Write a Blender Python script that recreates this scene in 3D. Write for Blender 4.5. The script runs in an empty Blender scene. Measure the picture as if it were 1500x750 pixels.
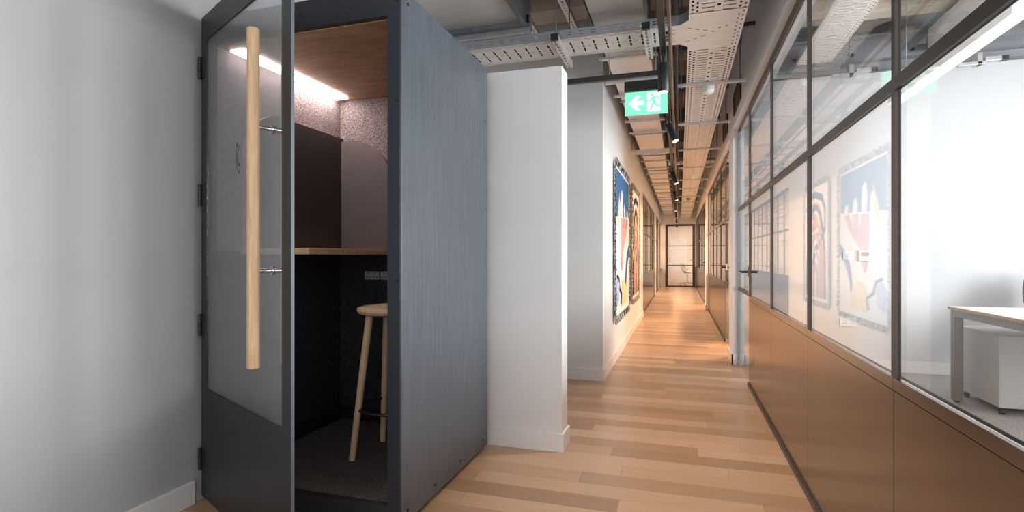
import bpy, bmesh, math, random
from mathutils import Vector, Matrix
random.seed(7)
C = bpy.context.scene
COL = C.collection
R = math.radians
PI = math.pi

# ------------------------------------------------------------------ materials
def nm(name):
    m = bpy.data.materials.new(name); m.use_nodes = True
    nt = m.node_tree; b = nt.nodes['Principled BSDF']
    return m, nt, b
def N(nt, t, **k):
    n = nt.nodes.new(t)
    for a, v in k.items(): setattr(n, a, v)
    return n
def L(nt, a, b): nt.links.new(a, b)
def mth(nt, op, a, b=None, c=None):
    n = N(nt, 'ShaderNodeMath', operation=op)
    for i, v in enumerate((a, b, c)):
        if v is None: continue
        if isinstance(v, (int, float)): n.inputs[i].default_value = v
        else: L(nt, v, n.inputs[i])
    return n.outputs[0]
def coords(nt, scale=(1, 1, 1), rot=(0, 0, 0)):
    tc = N(nt, 'ShaderNodeTexCoord'); mp = N(nt, 'ShaderNodeMapping')
    mp.inputs['Scale'].default_value = scale; mp.inputs['Rotation'].default_value = rot
    L(nt, tc.outputs['Object'], mp.inputs['Vector']); return mp.outputs[0]
def rgb(c): return (c[0], c[1], c[2], 1)
def plain(name, col, rough=.5, metal=0, var=.06, vs=8, bump=0, bs=60, spec=.5, vscale=(1, 1, 1)):
    m, nt, b = nm(name)
    v = coords(nt, vscale)
    n = N(nt, 'ShaderNodeTexNoise'); n.inputs['Scale'].default_value = vs; n.inputs['Detail'].default_value = 4
    L(nt, v, n.inputs['Vector'])
    r = N(nt, 'ShaderNodeValToRGB')
    r.color_ramp.elements[0].position = .3; r.color_ramp.elements[1].position = .7
    r.color_ramp.elements[0].color = rgb([x*(1-var) for x in col]); r.color_ramp.elements[1].color = rgb([min(1, x*(1+var)) for x in col])
    L(nt, n.outputs[0], r.inputs[0]); L(nt, r.outputs[0], b.inputs['Base Color'])
    b.inputs['Roughness'].default_value = rough; b.inputs['Metallic'].default_value = metal
    b.inputs['Specular IOR Level'].default_value = spec
    if bump:
        n2 = N(nt, 'ShaderNodeTexNoise'); n2.inputs['Scale'].default_value = bs; L(nt, v, n2.inputs['Vector'])
        bp = N(nt, 'ShaderNodeBump'); bp.inputs['Strength'].default_value = bump; bp.inputs['Distance'].default_value = .002
        L(nt, n2.outputs[0], bp.inputs['Height']); L(nt, bp.outputs[0], b.inputs['Normal'])
    return m
def emis(name, col, s):
    m, nt, b = nm(name)
    b.inputs['Base Color'].default_value = rgb(col)
    b.inputs['Emission Color'].default_value = rgb(col); b.inputs['Emission Strength'].default_value = s
    return m
def glass(name, f0=.05, tint=(1, 1, 1), rough=0.0):
    # clear pane: transparent with a Schlick reflection, both faces alike
    m, nt, b = nm(name); nt.nodes.remove(b)
    out = nt.nodes['Material Output']
    lw = N(nt, 'ShaderNodeLayerWeight'); lw.inputs[0].default_value = .5
    p5 = mth(nt, 'POWER', lw.outputs['Facing'], 5)
    f = mth(nt, 'MULTIPLY_ADD', p5, 1-f0, f0)
    tr = N(nt, 'ShaderNodeBsdfTransparent'); tr.inputs[0].default_value = rgb(tint)
    gl = N(nt, 'ShaderNodeBsdfGlossy'); gl.inputs['Roughness'].default_value = rough
    mx = N(nt, 'ShaderNodeMixShader'); L(nt, f, mx.inputs[0]); L(nt, tr.outputs[0], mx.inputs[1]); L(nt, gl.outputs[0], mx.inputs[2])
    L(nt, mx.outputs[0], out.inputs[0]); return m
def wood(name, c1, c2, scale=(1, 1, 1), rough=.45, grain=22, var=1):
    m, nt, b = nm(name)
    v = coords(nt, scale)
    n = N(nt, 'ShaderNodeTexNoise'); n.inputs['Scale'].default_value = grain; n.inputs['Detail'].default_value = 6; n.inputs['Roughness'].default_value = .6
    n.inputs['Distortion'].default_value = .6
    L(nt, v, n.inputs['Vector'])
    r = N(nt, 'ShaderNodeValToRGB'); r.color_ramp.elements[0].position = .35; r.color_ramp.elements[1].position = .65
    r.color_ramp.elements[0].color = rgb(c1); r.color_ramp.elements[1].color = rgb(c2)
    L(nt, n.outputs[0], r.inputs[0]); L(nt, r.outputs[0], b.inputs['Base Color'])
    b.inputs['Roughness'].default_value = rough
    return m
def planks(name):
    m, nt, b = nm(name)
    tc = N(nt, 'ShaderNodeTexCoord'); sep = N(nt, 'ShaderNodeSeparateXYZ'); L(nt, tc.outputs['Object'], sep.inputs[0])
    W = .135; LEN = 1.35
    row = mth(nt, 'FLOOR', mth(nt, 'DIVIDE', sep.outputs[1], W))
    wn = N(nt, 'ShaderNodeTexWhiteNoise', noise_dimensions='1D'); L(nt, row, wn.inputs['W'])
    xo = mth(nt, 'ADD', mth(nt, 'DIVIDE', sep.outputs[0], LEN), mth(nt, 'MULTIPLY', wn.outputs[0], 7))
    colm = mth(nt, 'FLOOR', xo)
    cx = N(nt, 'ShaderNodeCombineXYZ'); L(nt, row, cx.inputs[0]); L(nt, colm, cx.inputs[1])
    w2 = N(nt, 'ShaderNodeTexWhiteNoise', noise_dimensions='2D'); L(nt, cx.outputs[0], w2.inputs['Vector'])
    # grain, shifted per plank
    mp = N(nt, 'ShaderNodeMapping'); mp.inputs['Scale'].default_value = (1.2, 16, 1)
    add = N(nt, 'ShaderNodeVectorMath', operation='ADD'); L(nt, tc.outputs['Object'], add.inputs[0])
    sc = N(nt, 'ShaderNodeVectorMath', operation='SCALE'); L(nt, w2.outputs['Color'], sc.inputs[0]); sc.inputs['Scale'].default_value = 9
    L(nt, sc.outputs[0], add.inputs[1]); L(nt, add.outputs[0], mp.inputs['Vector'])
    n = N(nt, 'ShaderNodeTexNoise'); n.inputs['Scale'].default_value = 3.5; n.inputs['Detail'].default_value = 8; n.inputs['Distortion'].default_value = .8
    L(nt, mp.outputs[0], n.inputs['Vector'])
    t = mth(nt, 'ADD', mth(nt, 'MULTIPLY', w2.outputs[0], .62), mth(nt, 'MULTIPLY', n.outputs[0], .38))
    r = N(nt, 'ShaderNodeValToRGB')
    e = r.color_ramp.elements; e[0].position = .12; e[0].color = (.30, .175, .105, 1); e[1].position = .88; e[1].color = (.565, .375, .245, 1)
    e2 = r.color_ramp.elements.new(.5); e2.color = (.435, .272, .165, 1)
    L(nt, t, r.inputs[0])
    # joints
    fy = mth(nt, 'FRACT', mth(nt, 'DIVIDE', sep.outputs[1], W)); fx = mth(nt, 'FRACT', xo)
    jy = mth(nt, 'LESS_THAN', fy, .018); jx = mth(nt, 'LESS_THAN', fx, .0022)
    j = mth(nt, 'MAXIMUM', jy, jx)
    mx = N(nt, 'ShaderNodeMix', data_type='RGBA'); L(nt, mth(nt, 'MULTIPLY', j, .45), mx.inputs[0]); L(nt, r.outputs[0], mx.inputs[6])
    mx.inputs[7].default_value = (.12, .06, .03, 1)
    L(nt, mx.outputs[2], b.inputs['Base Color'])
    b.inputs['Roughness'].default_value = .30
    bp = N(nt, 'ShaderNodeBump'); bp.inputs['Strength'].default_value = .08; bp.inputs['Distance'].default_value = .001
    L(nt, n.outputs[0], bp.inputs['Height']); L(nt, bp.outputs[0], b.inputs['Normal'])
    return m
def felt(name, c1, c2, scale=170):
    m, nt, b = nm(name)
    v = coords(nt)
    n = N(nt, 'ShaderNodeTexNoise'); n.inputs['Scale'].default_value = scale; n.inputs['Detail'].default_value = 3; L(nt, v, n.inputs['Vector'])
    r = N(nt, 'ShaderNodeValToRGB'); r.color_ramp.elements[0].position = .4; r.color_ramp.elements[1].position = .62
    r.color_ramp.elements[0].color = rgb(c1); r.color_ramp.elements[1].color = rgb(c2)
    L(nt, n.outputs[0], r.inputs[0]); L(nt, r.outputs[0], b.inputs['Base Color'])
    b.inputs['Roughness'].default_value = .95; b.inputs['Specular IOR Level'].default_value = .15
    bp = N(nt, 'ShaderNodeBump'); bp.inputs['Strength'].default_value = .5; bp.inputs['Distance'].default_value = .003
    L(nt, n.outputs[0], bp.inputs['Height']); L(nt, bp.outputs[0], b.inputs['Normal'])
    return m
def tray_mat(name, axis, kind):
    """galvanised perforated sheet; slots are real openings (transparent). axis: 0 = tray runs along x, 1 = along y"""
    m, nt, b = nm(name)
    tc = N(nt, 'ShaderNodeTexCoord'); sep = N(nt, 'ShaderNodeSeparateXYZ'); L(nt, tc.outputs['Object'], sep.inputs[0])
    along = sep.outputs[axis]; across = sep.outputs[1-axis]; absA = mth(nt, 'ABSOLUTE', across)
    def band(v, lo, hi): return mth(nt, 'MULTIPLY', mth(nt, 'GREATER_THAN', v, lo), mth(nt, 'LESS_THAN', v, hi))
    def rep(p, w, off=0): return mth(nt, 'LESS_THAN', mth(nt, 'FRACT', mth(nt, 'ADD', mth(nt, 'DIVIDE', along, p), off)), w)
    if kind == 'main':
        s1 = mth(nt, 'MULTIPLY', band(absA, .132, .144), rep(.05, .5))
        s2 = mth(nt, 'MULTIPLY', band(absA, .106, .118), rep(.05, .5, .5))
        s3 = mth(nt, 'MULTIPLY', band(absA, .022, .090), rep(.05, .22))
        s4 = mth(nt, 'MULTIPLY', mth(nt, 'LESS_THAN', absA, .009), rep(.1, .28, .3))
        mask = mth(nt, 'MAXIMUM', mth(nt, 'MAXIMUM', s1, s2), mth(nt, 'MAXIMUM', s3, s4))
    elif kind == 'cross':
        s1 = mth(nt, 'MULTIPLY', band(absA, .134, .140), rep(.075, .6))
        s2 = mth(nt, 'MULTIPLY', band(absA, .115, .121), rep(.075, .6, .5))
        s3 = mth(nt, 'MULTIPLY', band(absA, .028, .085), rep(.075, .15))
        s4 = mth(nt, 'MULTIPLY', mth(nt, 'LESS_THAN', absA, .016), rep(.075, .15))
        s5 = mth(nt, 'MULTIPLY', mth(nt, 'LESS_THAN', absA, .004), rep(.075, .16, .5))
        mask = mth(nt, 'MAXIMUM', mth(nt, 'MAXIMUM', s1, s2), mth(nt, 'MAXIMUM', mth(nt, 'MAXIMUM', s3, s4), s5))
    elif kind == 'side':      # tray flange or slotted strut web
        zz = sep.outputs[2]
        s1 = mth(nt, 'MULTIPLY', band(zz, .020, .026), rep(.075, .4)); s2 = mth(nt, 'MULTIPLY', band(zz, .036, .042), rep(.075, .4))
        mask = mth(nt, 'MAXIMUM', s1, s2)
    else:                     # strut: one row of round-ended holes
        s1 = mth(nt, 'MULTIPLY', mth(nt, 'LESS_THAN', absA, .007), rep(.05, .45)); mask = s1
    n = N(nt, 'ShaderNodeTexNoise'); n.inputs['Scale'].default_value = 9; L(nt, tc.outputs['Object'], n.inputs['Vector'])
    r = N(nt, 'ShaderNodeValToRGB'); r.color_ramp.elements[0].color = (.66, .62, .58, 1); r.color_ramp.elements[1].color = (.80, .77, .73, 1)
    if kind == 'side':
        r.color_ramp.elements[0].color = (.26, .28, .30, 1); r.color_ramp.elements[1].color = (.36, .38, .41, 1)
    L(nt, n.outputs[0], r.inputs[0]); L(nt, r.outputs[0], b.inputs['Base Color'])
    b.inputs['Metallic'].default_value = .15; b.inputs['Roughness'].default_value = .45
    tr = N(nt, 'ShaderNodeBsdfTransparent'); mx = N(nt, 'ShaderNodeMixShader'); out = nt.nodes['Material Output']
    L(nt, mask, mx.inputs[0]); L(nt, b.outputs[0], mx.inputs[1]); L(nt, tr.outputs[0], mx.inputs[2]); L(nt, mx.outputs[0], out.inputs[0])
    return m

M = {}
M['wall'] = plain('white_wall_paint', (.74, .735, .73), .55, var=.012, vs=3, bump=.05, bs=300)
M['wallL'] = plain('dimmed_satin_white_wall_paint', (.45, .455, .46), .42, var=.012, vs=3)  # white wall coloured greyer, standing in for the dimmer light on it
M['wallR'] = plain('darkened_white_room_paint', (.60, .605, .615), .6, var=.012, vs=3)  # white room wall toned down in colour to offset the strong window light
M['base'] = plain('white_skirting_gloss', (.76, .75, .74), .35, var=.01)
M['floor'] = planks('oak_plank_floor')
M['carpet'] = felt('grey_office_carpet', (.30, .29, .28), (.46, .44, .42), 90)
M['slab'] = plain('raw_concrete_soffit', (.36, .30, .245), .8, var=.3, vs=2.2, bump=.3, bs=30)
M['rib'] = plain('beige_concrete_trough', (.50, .42, .34), .8, var=.25, vs=2.5, bump=.2, bs=30)
M['dark_steel'] = plain('dark_steel_beam', (.16, .165, .18), .5, .3, var=.15)
M['grey_steel'] = plain('grey_painted_steel_beam', (.22, .235, .26), .5, .1, var=.1, vs=4)
M['black'] = plain('black_powder_coat', (.018, .018, .02), .38, .2, var=.08)
M['bronze_frame'] = plain('dark_bronze_frame', (.075, .062, .055), .38, .5, var=.05)
M['bronze'] = plain('brushed_bronze_panel', (.215, .172, .136), .20, .96, var=.07, vs=5, vscale=(1, 1, .3))
M['glass'] = glass('partition_glass', .048, (.97, .98, .98))
M['glass_door'] = glass('booth_door_glass', .36, (.90, .91, .93))
M['booth_black'] = plain('booth_black_frame', (.022, .026, .036), .42, .1, var=.05)
M['booth_door'] = plain('booth_door_black', (.020, .021, .024), .42, .1, var=.05)
M['booth_edge'] = plain('booth_edge_grey', (.10, .11, .13), .5, .2, var=.03)
M['stain'] = wood('dark_stained_veneer', (.070, .080, .096), (.098, .112, .132), (6, 6, .35), .36, 9)
M['oak_v'] = wood('oak_veneer_ceiling', (.30, .17, .085), (.46, .29, .16), (1, 9, 9), .45, 3.5)
M['oak'] = wood('light_oak', (.50, .31, .16), (.66, .45, .26), (12, 12, .8), .42, 6)
M['ash'] = wood('pale_ash', (.60, .41, .25), (.72, .53, .35), (10, 10, 1), .4, 6)
M['ply'] = plain('plywood_edge', (.55, .36, .20), .5, var=.15, vs=60)
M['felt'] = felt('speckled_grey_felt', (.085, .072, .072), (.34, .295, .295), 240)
M['felt_dark'] = felt('darker_lower_felt', (.010, .010, .013), (.055, .055, .065), 240)
M['felt_floor'] = felt('speckled_floor_felt', (.035, .028, .026), (.18, .155, .145), 240)
M['lino'] = plain('matt_charcoal_laminate', (.035, .027, .027), .5, var=.1)
M['lino_side'] = plain('grey_laminate', (.11, .095, .095), .5, var=.06)
M['galv'] = plain('galvanised_steel', (.55, .545, .54), .38, .55, var=.12, vs=14)
M['galv_dark'] = plain('dull_galvanised_steel', (.30, .33, .36), .35, .7, var=.2, vs=20)
M['duct'] = plain('duct_sheet', (.78, .75, .72), .36, .15, var=.05, vs=4, vscale=(.4, 3, 1))
M['copper'] = plain('brown_conduit', (.20, .125, .085), .35, .5, var=.1)
M['chrome'] = plain('brushed_chrome', (.62, .62, .63), .22, 1, var=.03)
M['white_plastic'] = plain('white_plastic', (.82, .82, .80), .4, var=.01)
M['grey_plastic'] = plain('grey_socket_plastic', (.34, .36, .40), .4, var=.02)
M['cab'] = plain('white_metal_cabinet', (.47, .45, .42), .42, var=.015)
M['deskframe'] = plain('grey_brown_desk_frame', (.24, .21, .19), .42, .4, var=.03)
M['desktop'] = plain('pale_desktop', (.80, .72, .66), .35, var=.02)
M['fabric'] = plain('black_chair_fabric', (.02, .02, .022), .8, var=.2, vs=60)
M['led'] = emis('led_strip', (1, .82, .77), 15)
M['lamp'] = emis('linear_lamp_diffuser', (1, .86, .78), .48)
M['lampw'] = emis('warm_ceiling_panel', (1, .72, .48), 5)
M['lens'] = emis('spotlight_lens', (1, .70, .5), 1.3)
M['sign_green'] = emis('exit_sign_green', (.16, .60, .40), .6)
M['sign_white'] = emis('exit_sign_white', (.85, .95, .92), .75)
M['t_main'] = tray_mat('perforated_tray', 1, 'main')
M['t_cross'] = tray_mat('perforated_cross_tray', 0, 'cross')
M['t_sideY'] = tray_mat('tray_flange_long', 1, 'side')
M['t_sideX'] = tray_mat('tray_flange_cross', 0, 'side')
M['strutX'] = tray_mat('slotted_strut_cross', 0, 'strut')
M['strutY'] = tray_mat('slotted_strut_long', 1, 'strut')
def cloth(n, c): return plain(n, c, .9, var=.08, vs=120, bump=.4, bs=200, spec=.1)
M['c_cream'] = cloth('cream_weave', (.80, .79, .80)); M['c_blue'] = cloth('blue_weave', (.045, .15, .36)); M['c_navy'] = cloth('navy_weave', (.03, .045, .11))
M['c_pink'] = cloth('dusty_pink_weave', (.60, .36, .35)); M['c_yel'] = cloth('pale_yellow_weave', (.80, .62, .28)); M['c_ora'] = cloth('ochre_weave', (.70, .36, .13))
M['c_brown'] = cloth('brown_weave', (.56, .30, .14)); M['c_pale'] = cloth('pale_blue_weave', (.45, .52, .70)); M['c_back'] = cloth('dark_backing', (.05, .05, .055))
M['fr_dark'] = cloth('dark_fringe_yarn', (.06, .06, .075)); M['fr_light'] = cloth('grey_fringe_yarn', (.55, .52, .50)); M['fr_olive'] = cloth('olive_fringe_yarn', (.32, .30, .16))

# ------------------------------------------------------------------ mesh helpers
def box(bm, x0, x1, y0, y1, z0, z1):
    vs = [bm.verts.new((x, y, z)) for x in (x0, x1) for y in (y0, y1) for z in (z0, z1)]
    for f in ((0, 1, 3, 2), (4, 6, 7, 5), (0, 4, 5, 1), (2, 3, 7, 6), (0, 2, 6, 4), (1, 5, 7, 3)):
        bm.faces.new([vs[i] for i in f])
def tube(bm, p, q, r, r2=None, n=12):
    p, q = Vector(p), Vector(q); d = q-p
    m = Matrix.Translation((p+q)/2) @ d.to_track_quat('Z', 'Y').to_matrix().to_4x4()
    bmesh.ops.create_cone(bm, cap_ends=True, segments=n, radius1=r, radius2=r if r2 is None else r2, depth=d.length, matrix=m)
def lathe(bm, prof, c=(0, 0, 0), n=32):
    rings = []
    for r, z in prof:
        rings.append([bm.verts.new((c[0]+max(r, 1e-4)*math.cos(2*PI*i/n), c[1]+max(r, 1e-4)*math.sin(2*PI*i/n), c[2]+z)) for i in range(n)])
    for a, b in zip(rings, rings[1:]):
        for i in range(n): bm.faces.new((a[i], a[(i+1) % n], b[(i+1) % n], b[i]))
    bm.faces.new(rings[0][::-1]); bm.faces.new(rings[-1])
def prism(bm, pts, f0, f1):
    """polygon (list of 2-D points) swept between two maps f(u, v) -> xyz"""
    a = [bm.verts.new(f0(*p)) for p in pts]; b = [bm.verts.new(f1(*p)) for p in pts]
    n = len(pts)
    bm.faces.new(a); bm.faces.new(b[::-1])
    for i in range(n): bm.faces.new((a[i], b[i], b[(i+1) % n], a[(i+1) % n]))
def torus(bm, c, Rr, r, n=40, k=8):
    rings = []
    for i in range(n):
        a = 2*PI*i/n
        rings.append([bm.verts.new((c[0]+(Rr+r*math.cos(2*PI*j/k))*math.cos(a), c[1]+(Rr+r*math.cos(2*PI*j/k))*math.sin(a), c[2]+r*math.sin(2*PI*j/k))) for j in range(k)])
    for i in range(n):
        for j in range(k): bm.faces.new((rings[i][j], rings[(i+1) % n][j], rings[(i+1) % n][(j+1) % k], rings[i][(j+1) % k]))
def sweep(bm, pts, r, n=10):
    for a, b in zip(pts, pts[1:]): tube(bm, a, b, r, n=n)
    for p in pts[1:-1]: bmesh.ops.create_uvsphere(bm, u_segments=n, v_segments=6, radius=r, matrix=Matrix.Translation(p))

def obj(name, bm, mat, parent=None, bevel=0, smooth=False):
    bmesh.ops.recalc_face_normals(bm, faces=bm.faces[:])
    xs = [v.co.x for v in bm.verts]; ys = [v.co.y for v in bm.verts]; zs = [v.co.z for v in bm.verts]
    c = Vector(((min(xs)+max(xs))/2, (min(ys)+max(ys))/2, min(zs)))
    for v in bm.verts: v.co -= c
    me = bpy.data.meshes.new(name); bm.to_mesh(me); bm.free()
    if smooth:
        for p in me.polygons: p.use_smooth = True
    me.materials.append(M[mat])
    o = bpy.data.objects.new(name, me); COL.objects.link(o)
    o.location = c
    if parent:
        o.parent = parent
        w = parent
        while w: o.location -= w.location; w = w.parent
    if bevel:
        b = o.modifiers.new('bevel', 'BEVEL'); b.width = bevel; b.segments = 2; b.limit_method = 'ANGLE'
    if smooth:
        e = o.modifiers.new('edges', 'EDGE_SPLIT'); e.split_angle = R(40)
    return o
def B(name, mat, parent, *boxes, bevel=0):
    bm = bmesh.new()
    for b in boxes: box(bm, *b)
    return obj(name, bm, mat, parent, bevel)
def T(name, mat, parent, segs, r, n=12):
    # every rod, wire or bolt is a piece of its own
    o = None
    for p, q in segs:
        bm = bmesh.new(); tube(bm, p, q, r, n=n); o = obj(name, bm, mat, parent, smooth=True)
    return o
def BS(name, mat, parent, *boxes, bevel=0):
    for b in boxes: o = B(name, mat, parent, b, bevel=bevel)
    return o
def tag(o, label, cat, group=None):
    o['label'] = label; o['category'] = cat
    if group: o['group'] = group
    return o
def thing(name, label, cat, loc, group=None):
    o = bpy.data.objects.new(name, None); COL.objects.link(o); o.location = loc; o.empty_display_size = .1
    return tag(o, label, cat, group)
def struct(name, mat=None, *boxes, loc=None, bevel=0):
    if mat: o = B(name, mat, None, *boxes, bevel=bevel)
    else:
        o = bpy.data.objects.new(name, None); COL.objects.link(o); o.location = loc
    o['kind'] = 'structure'; return o
def copy_tree(o, parent=None):
    c = o.copy(); COL.objects.link(c)
    if parent: c.parent = parent
    for ch in list(o.children): copy_tree(ch, c)
    return c

# ------------------------------------------------------------------ setting
YE = 20.8       # end wall of the corridor
XL, XR = -.66, .53
struct('floor', 'floor', (-4.4, .64, -3, 24.5, -.1, 0))
struct('floor_right', 'carpet', (.64, 4.6, -3, YE, -.1, -.002))
struct('ceiling', 'slab', (-4.4, 4.7, -.6, 24.6, 3.45, 3.6))
for y in (.7, 2.0, 3.15, 4.45, 5.75):
    struct('ceiling_rib', 'rib', (-4.3, .50, y, y+.30, 3.20, 3.45), bevel=.06)
# one white wall down the left, running behind the booth
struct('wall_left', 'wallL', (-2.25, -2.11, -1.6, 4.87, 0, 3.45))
struct('baseboard_left', 'base', (-2.11, -2.095, -1.6, 1.90, 0, .104), bevel=.002)
# short free-standing wall behind the booth
struct('wall_middle', 'wall', (-1.40, -.645, 3.03, 3.19, 0, 2.217))
struct('baseboard_middle', 'base', (-1.41, -.632, 3.016, 3.204, 0, .105), bevel=.002)
# block that forms the left side of the corridor
struct('wall_corridor_left', 'wall', (-2.25, XL, 4.87, 5.0, 0, 3.45), (XL-.12, XL, 5.0, 10.45, 0, 3.45), (XL-.12, XL, 10.45, YE, 2.36, 3.45))
struct('baseboard_corridor_left', 'base', (-2.11, XL, 4.856, 4.87, 0, .105), (XL, XL+.014, 4.856, 10.45, 0, .105), bevel=.002)
# right side: plasterboard above the glazing, piers between
struct('wall_right', 'wall', (XR, XR+.14, -1.44, YE, 2.44, 3.45))
struct('wall_pier_right', 'wall', (XR, XR+.14, 6.03, 6.47, 0, 2.44))
struct('baseboard_pier_right', 'base', (XR-.013, XR, 6.017, 6.483, 0, .105), (XR-.013, .575, 6.017, 6.03, 0, .105))
struct('wall_pier_far_right', 'wall', (XR, XR+.14, 12.0, 12.35, 0, 2.44))
struct('baseboard_pier_far_right', 'base', (XR-.013, XR, 11.987, 12.36, 0, .105), (XR-.013, .575, 11.987, 12.0, 0, .105))
struct('wall_pier_far_left', 'wall', (XL-.12, XL, 15.9, 16.25, 0, 2.36), (XL-.12, XL, 18.9, 19.2, 0, 2.36))
# end wall with door opening, end room
struct('wall_end', 'wall', (-.9, -.50, YE, YE+.12, 0, 3.45), (.54, .75, YE, YE+.12, 0, 3.45), (-.5, .54, YE, YE+.12, 2.32, 3.45))
struct('wall_end_room', 'wall', (-2.4, 2.6, 24.3, 24.42, 0, 3.45), (-2.4, -2.3, YE+.12, 24.3, 0, 3.45), (2.5, 2.6, YE+.12, 24.3, 0, 3.45))
# meeting room on the right
struct('wall_room', 'wallR', (XR+.14, 4.6, 6.10, 6.22, 0, 2.93))
struct('wall_room_upper', 'grey_steel', (XR+.14, 4.6, 6.12, 6.22, 2.93, 3.45))
struct('baseboard_room', 'base', (XR+.14, 4.45, 6.086, 6.10, 0, .11))
W = struct('window_1', 'wall', (4.45, 4.6, -3, 6.1, 0, .75), (4.45, 4.6, -3, 6.1, 2.55, 3.45), *[(4.45, 4.6, y, y+.35, .75, 2.55) for y in (-3, -.55, 1.9, 4.35)], (4.45, 4.6, 5.75, 6.1, .75, 2.55))
for y0 in (-2.65, -.2, 2.25):
    B('window_frame', 'black', W, (4.50, 4.55, y0, y0+.05, .75, 2.55), (4.50, 4.55, y0+2.05, y0+2.1, .75, 2.55), (4.50, 4.55, y0+.05, y0+2.05, .75, .80), (4.50, 4.55, y0+.05, y0+2.05, 2.50, 2.55), (4.50, 4.55, y0+1.02, y0+1.07, .80, 2.50))
B('window_frame', 'black', W, (4.50, 4.55, 4.70, 4.75, .75, 2.55), (4.50, 4.55, 5.70, 5.75, .75, 2.55), (4.5, 4.55, 4.75, 5.7, .75, .80), (4.5, 4.55, 4.75, 5.7, 2.5, 2.55))
struct('wall_rooms_far', 'wall', (3.4, 3.5, 6.22, YE, 0, 3.45), (XR+.14, 3.4, 12.1, 12.2, 0, 3.45))
struct('wall_rooms_left', 'wall', (-3.6, -3.5, 5.0, YE, 0, 3.45), (-3.5, XL-.12, 10.2, 10.3, 0, 3.45), (-3.5, XL-.12, 16.0, 16.1, 0, 3.45), (-3.5, -.9, YE, YE+.1, 0, 3.45))

# ------------------------------------------------------------------ glazed screens
def screen(name, X, y0, y1, muls, side=1, sill=.78, head=2.40, rail=1.606, door=None, dz=.04, pane_mat='glass', frame='bronze_frame'):
    """steel-framed glazing along the corridor at x = X (frame face); side=+1 on the right. door = (ya, yb) gap"""
    root = struct(name, None, loc=(X+side*.02, (y0+y1)/2, 0))
    xa, xb = sorted((X, X+side*.016)); xp, xq = sorted((X+side*.002, X+side*.03)); g0, g1 = sorted((X+side*.008, X+side*.014))
    edges = [y0]+list(muls)+[y1]
    hw = .013
    B('head_rail', frame, root, (xa, xb, y0, y1, head-.015, head+.04))
    B('floor_track', 'bronze_frame', root, (min(X-side*.012, xb), max(X-side*.012, xb), y0, y1, 0, .026), bevel=.002)
    for y in edges:
        B('mullion', frame, root, (xa, xb, y-hw if y > y0 else y0, y+hw if y < y1 else y1, sill, head-.015))
    for a, b in zip(edges, edges[1:]):
        a2, b2 = a+hw, b-hw
        B('transom', frame, root, (xa, xb, a2, b2, rail-.018, rail+.018))
        B('sill_rail', 'bronze', root, (xa, xb, a+.0015, b-.0015, sill-.036, sill-.001), bevel=.001)
        B('panel_backing', 'black', root, (min(X+side*.031, X+side*.034), max(X+side*.031, X+side*.034), a, b, .026, sill-.002))
        B('lower_panel', 'bronze', root, (xp, xq, a+.0015, b-.0015, .027, sill-.039))
        B('glass_pane', pane_mat, root, (g0, g1, a2, b2, sill, rail-.018))
        B('glass_pane', pane_mat, root, (g0, g1, a2, b2, rail+.018, head-.015))
    return root
def glass_door(name, X, y0, y1, side, hy, head=2.40):
    root = struct(name, None, loc=(X+side*.02, (y0+y1)/2, 0))
    xa, xb = sorted((X+side*.004, X+side*.022)); g0, g1 = sorted((X+side*.009, X+side*.017))
    B('door_jamb', 'galv_dark', root, (xa, xb, y1-.03, y1, 0, head)); B('door_jamb', 'bronze_frame', root, (xa, xb, y0, y0+.02, 0, head))
    B('door_head', 'bronze_frame', root, (xa, xb, y0, y1, head, head+.04))
    for z in (1.606, .79): B('door_rail', 'bronze_frame', root, (xa, xb, y0+.02, y1-.03, z-.018, z+.018))
    B('glass_pane', 'glass', root, (g0, g1, y0+.02, y1-.03, .012, .772), (g0, g1, y0+.02, y1-.03, .808, 1.588), (g0, g1, y0+.02, y1-.03, 1.624, head))
    B('patch_fitting', 'chrome', root, (xa-.004, xb+.004, y1-.17, y1-.032, .02, .06), bevel=.006)
    B('patch_fitting', 'chrome', root, (xa-.004, xb+.004, y1-.17, y1-.032, head-.06, head-.01), bevel=.006)
    s = -side
    bm = bmesh.new()
    for sg in (-1, 1):
        xc = (xa+xb)/2
        tube(bm, (xc, hy, .985), (xc+sg*.065, hy, .985), .011); tube(bm, (xc+sg*.062, hy-.01, .985), (xc+sg*.062, hy+.13, .985), .010)
    h = obj('door_handle', bm, 'black', root, smooth=True)
    B('lock_case', 'chrome', root, (xa-.006, xb+.006, hy-.02, hy+.04, .94, 1.03), bevel=.004)
    return root
screen('window_2', .575, -1.44, 5.09, (-.37, .70, 1.77, 2.83, 3.91))
glass_door('door_1', .575, 5.09, 6.03, 1, 5.16)
screen('window_3', .575, 7.62, 12.0, (8.5, 9.4, 10.3, 11.2))
glass_door('door_2', .575, 6.47, 7.62, 1, 7.50)
screen('window_4', .575, 13.4, YE, (14.3, 15.2, 16.1, 17.0, 17.9, 18.8, 19.8))
glass_door('door_3', .575, 12.35, 13.4, 1, 13.28)
screen('window_5', XL-.03, 10.45, 15.9, (11.1, 11.8, 12.5, 13.2, 13.9, 14.6, 15.3), -1, head=2.32)
glass_door('door_4', XL-.03, 16.25, 17.3, -1, 17.15, head=2.32)
screen('window_6', XL-.03, 17.3, 18.9, (18.1,), -1, head=2.32)
screen('window_7', XL-.03, 19.2, YE, (20.0,), -1, head=2.32)
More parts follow.
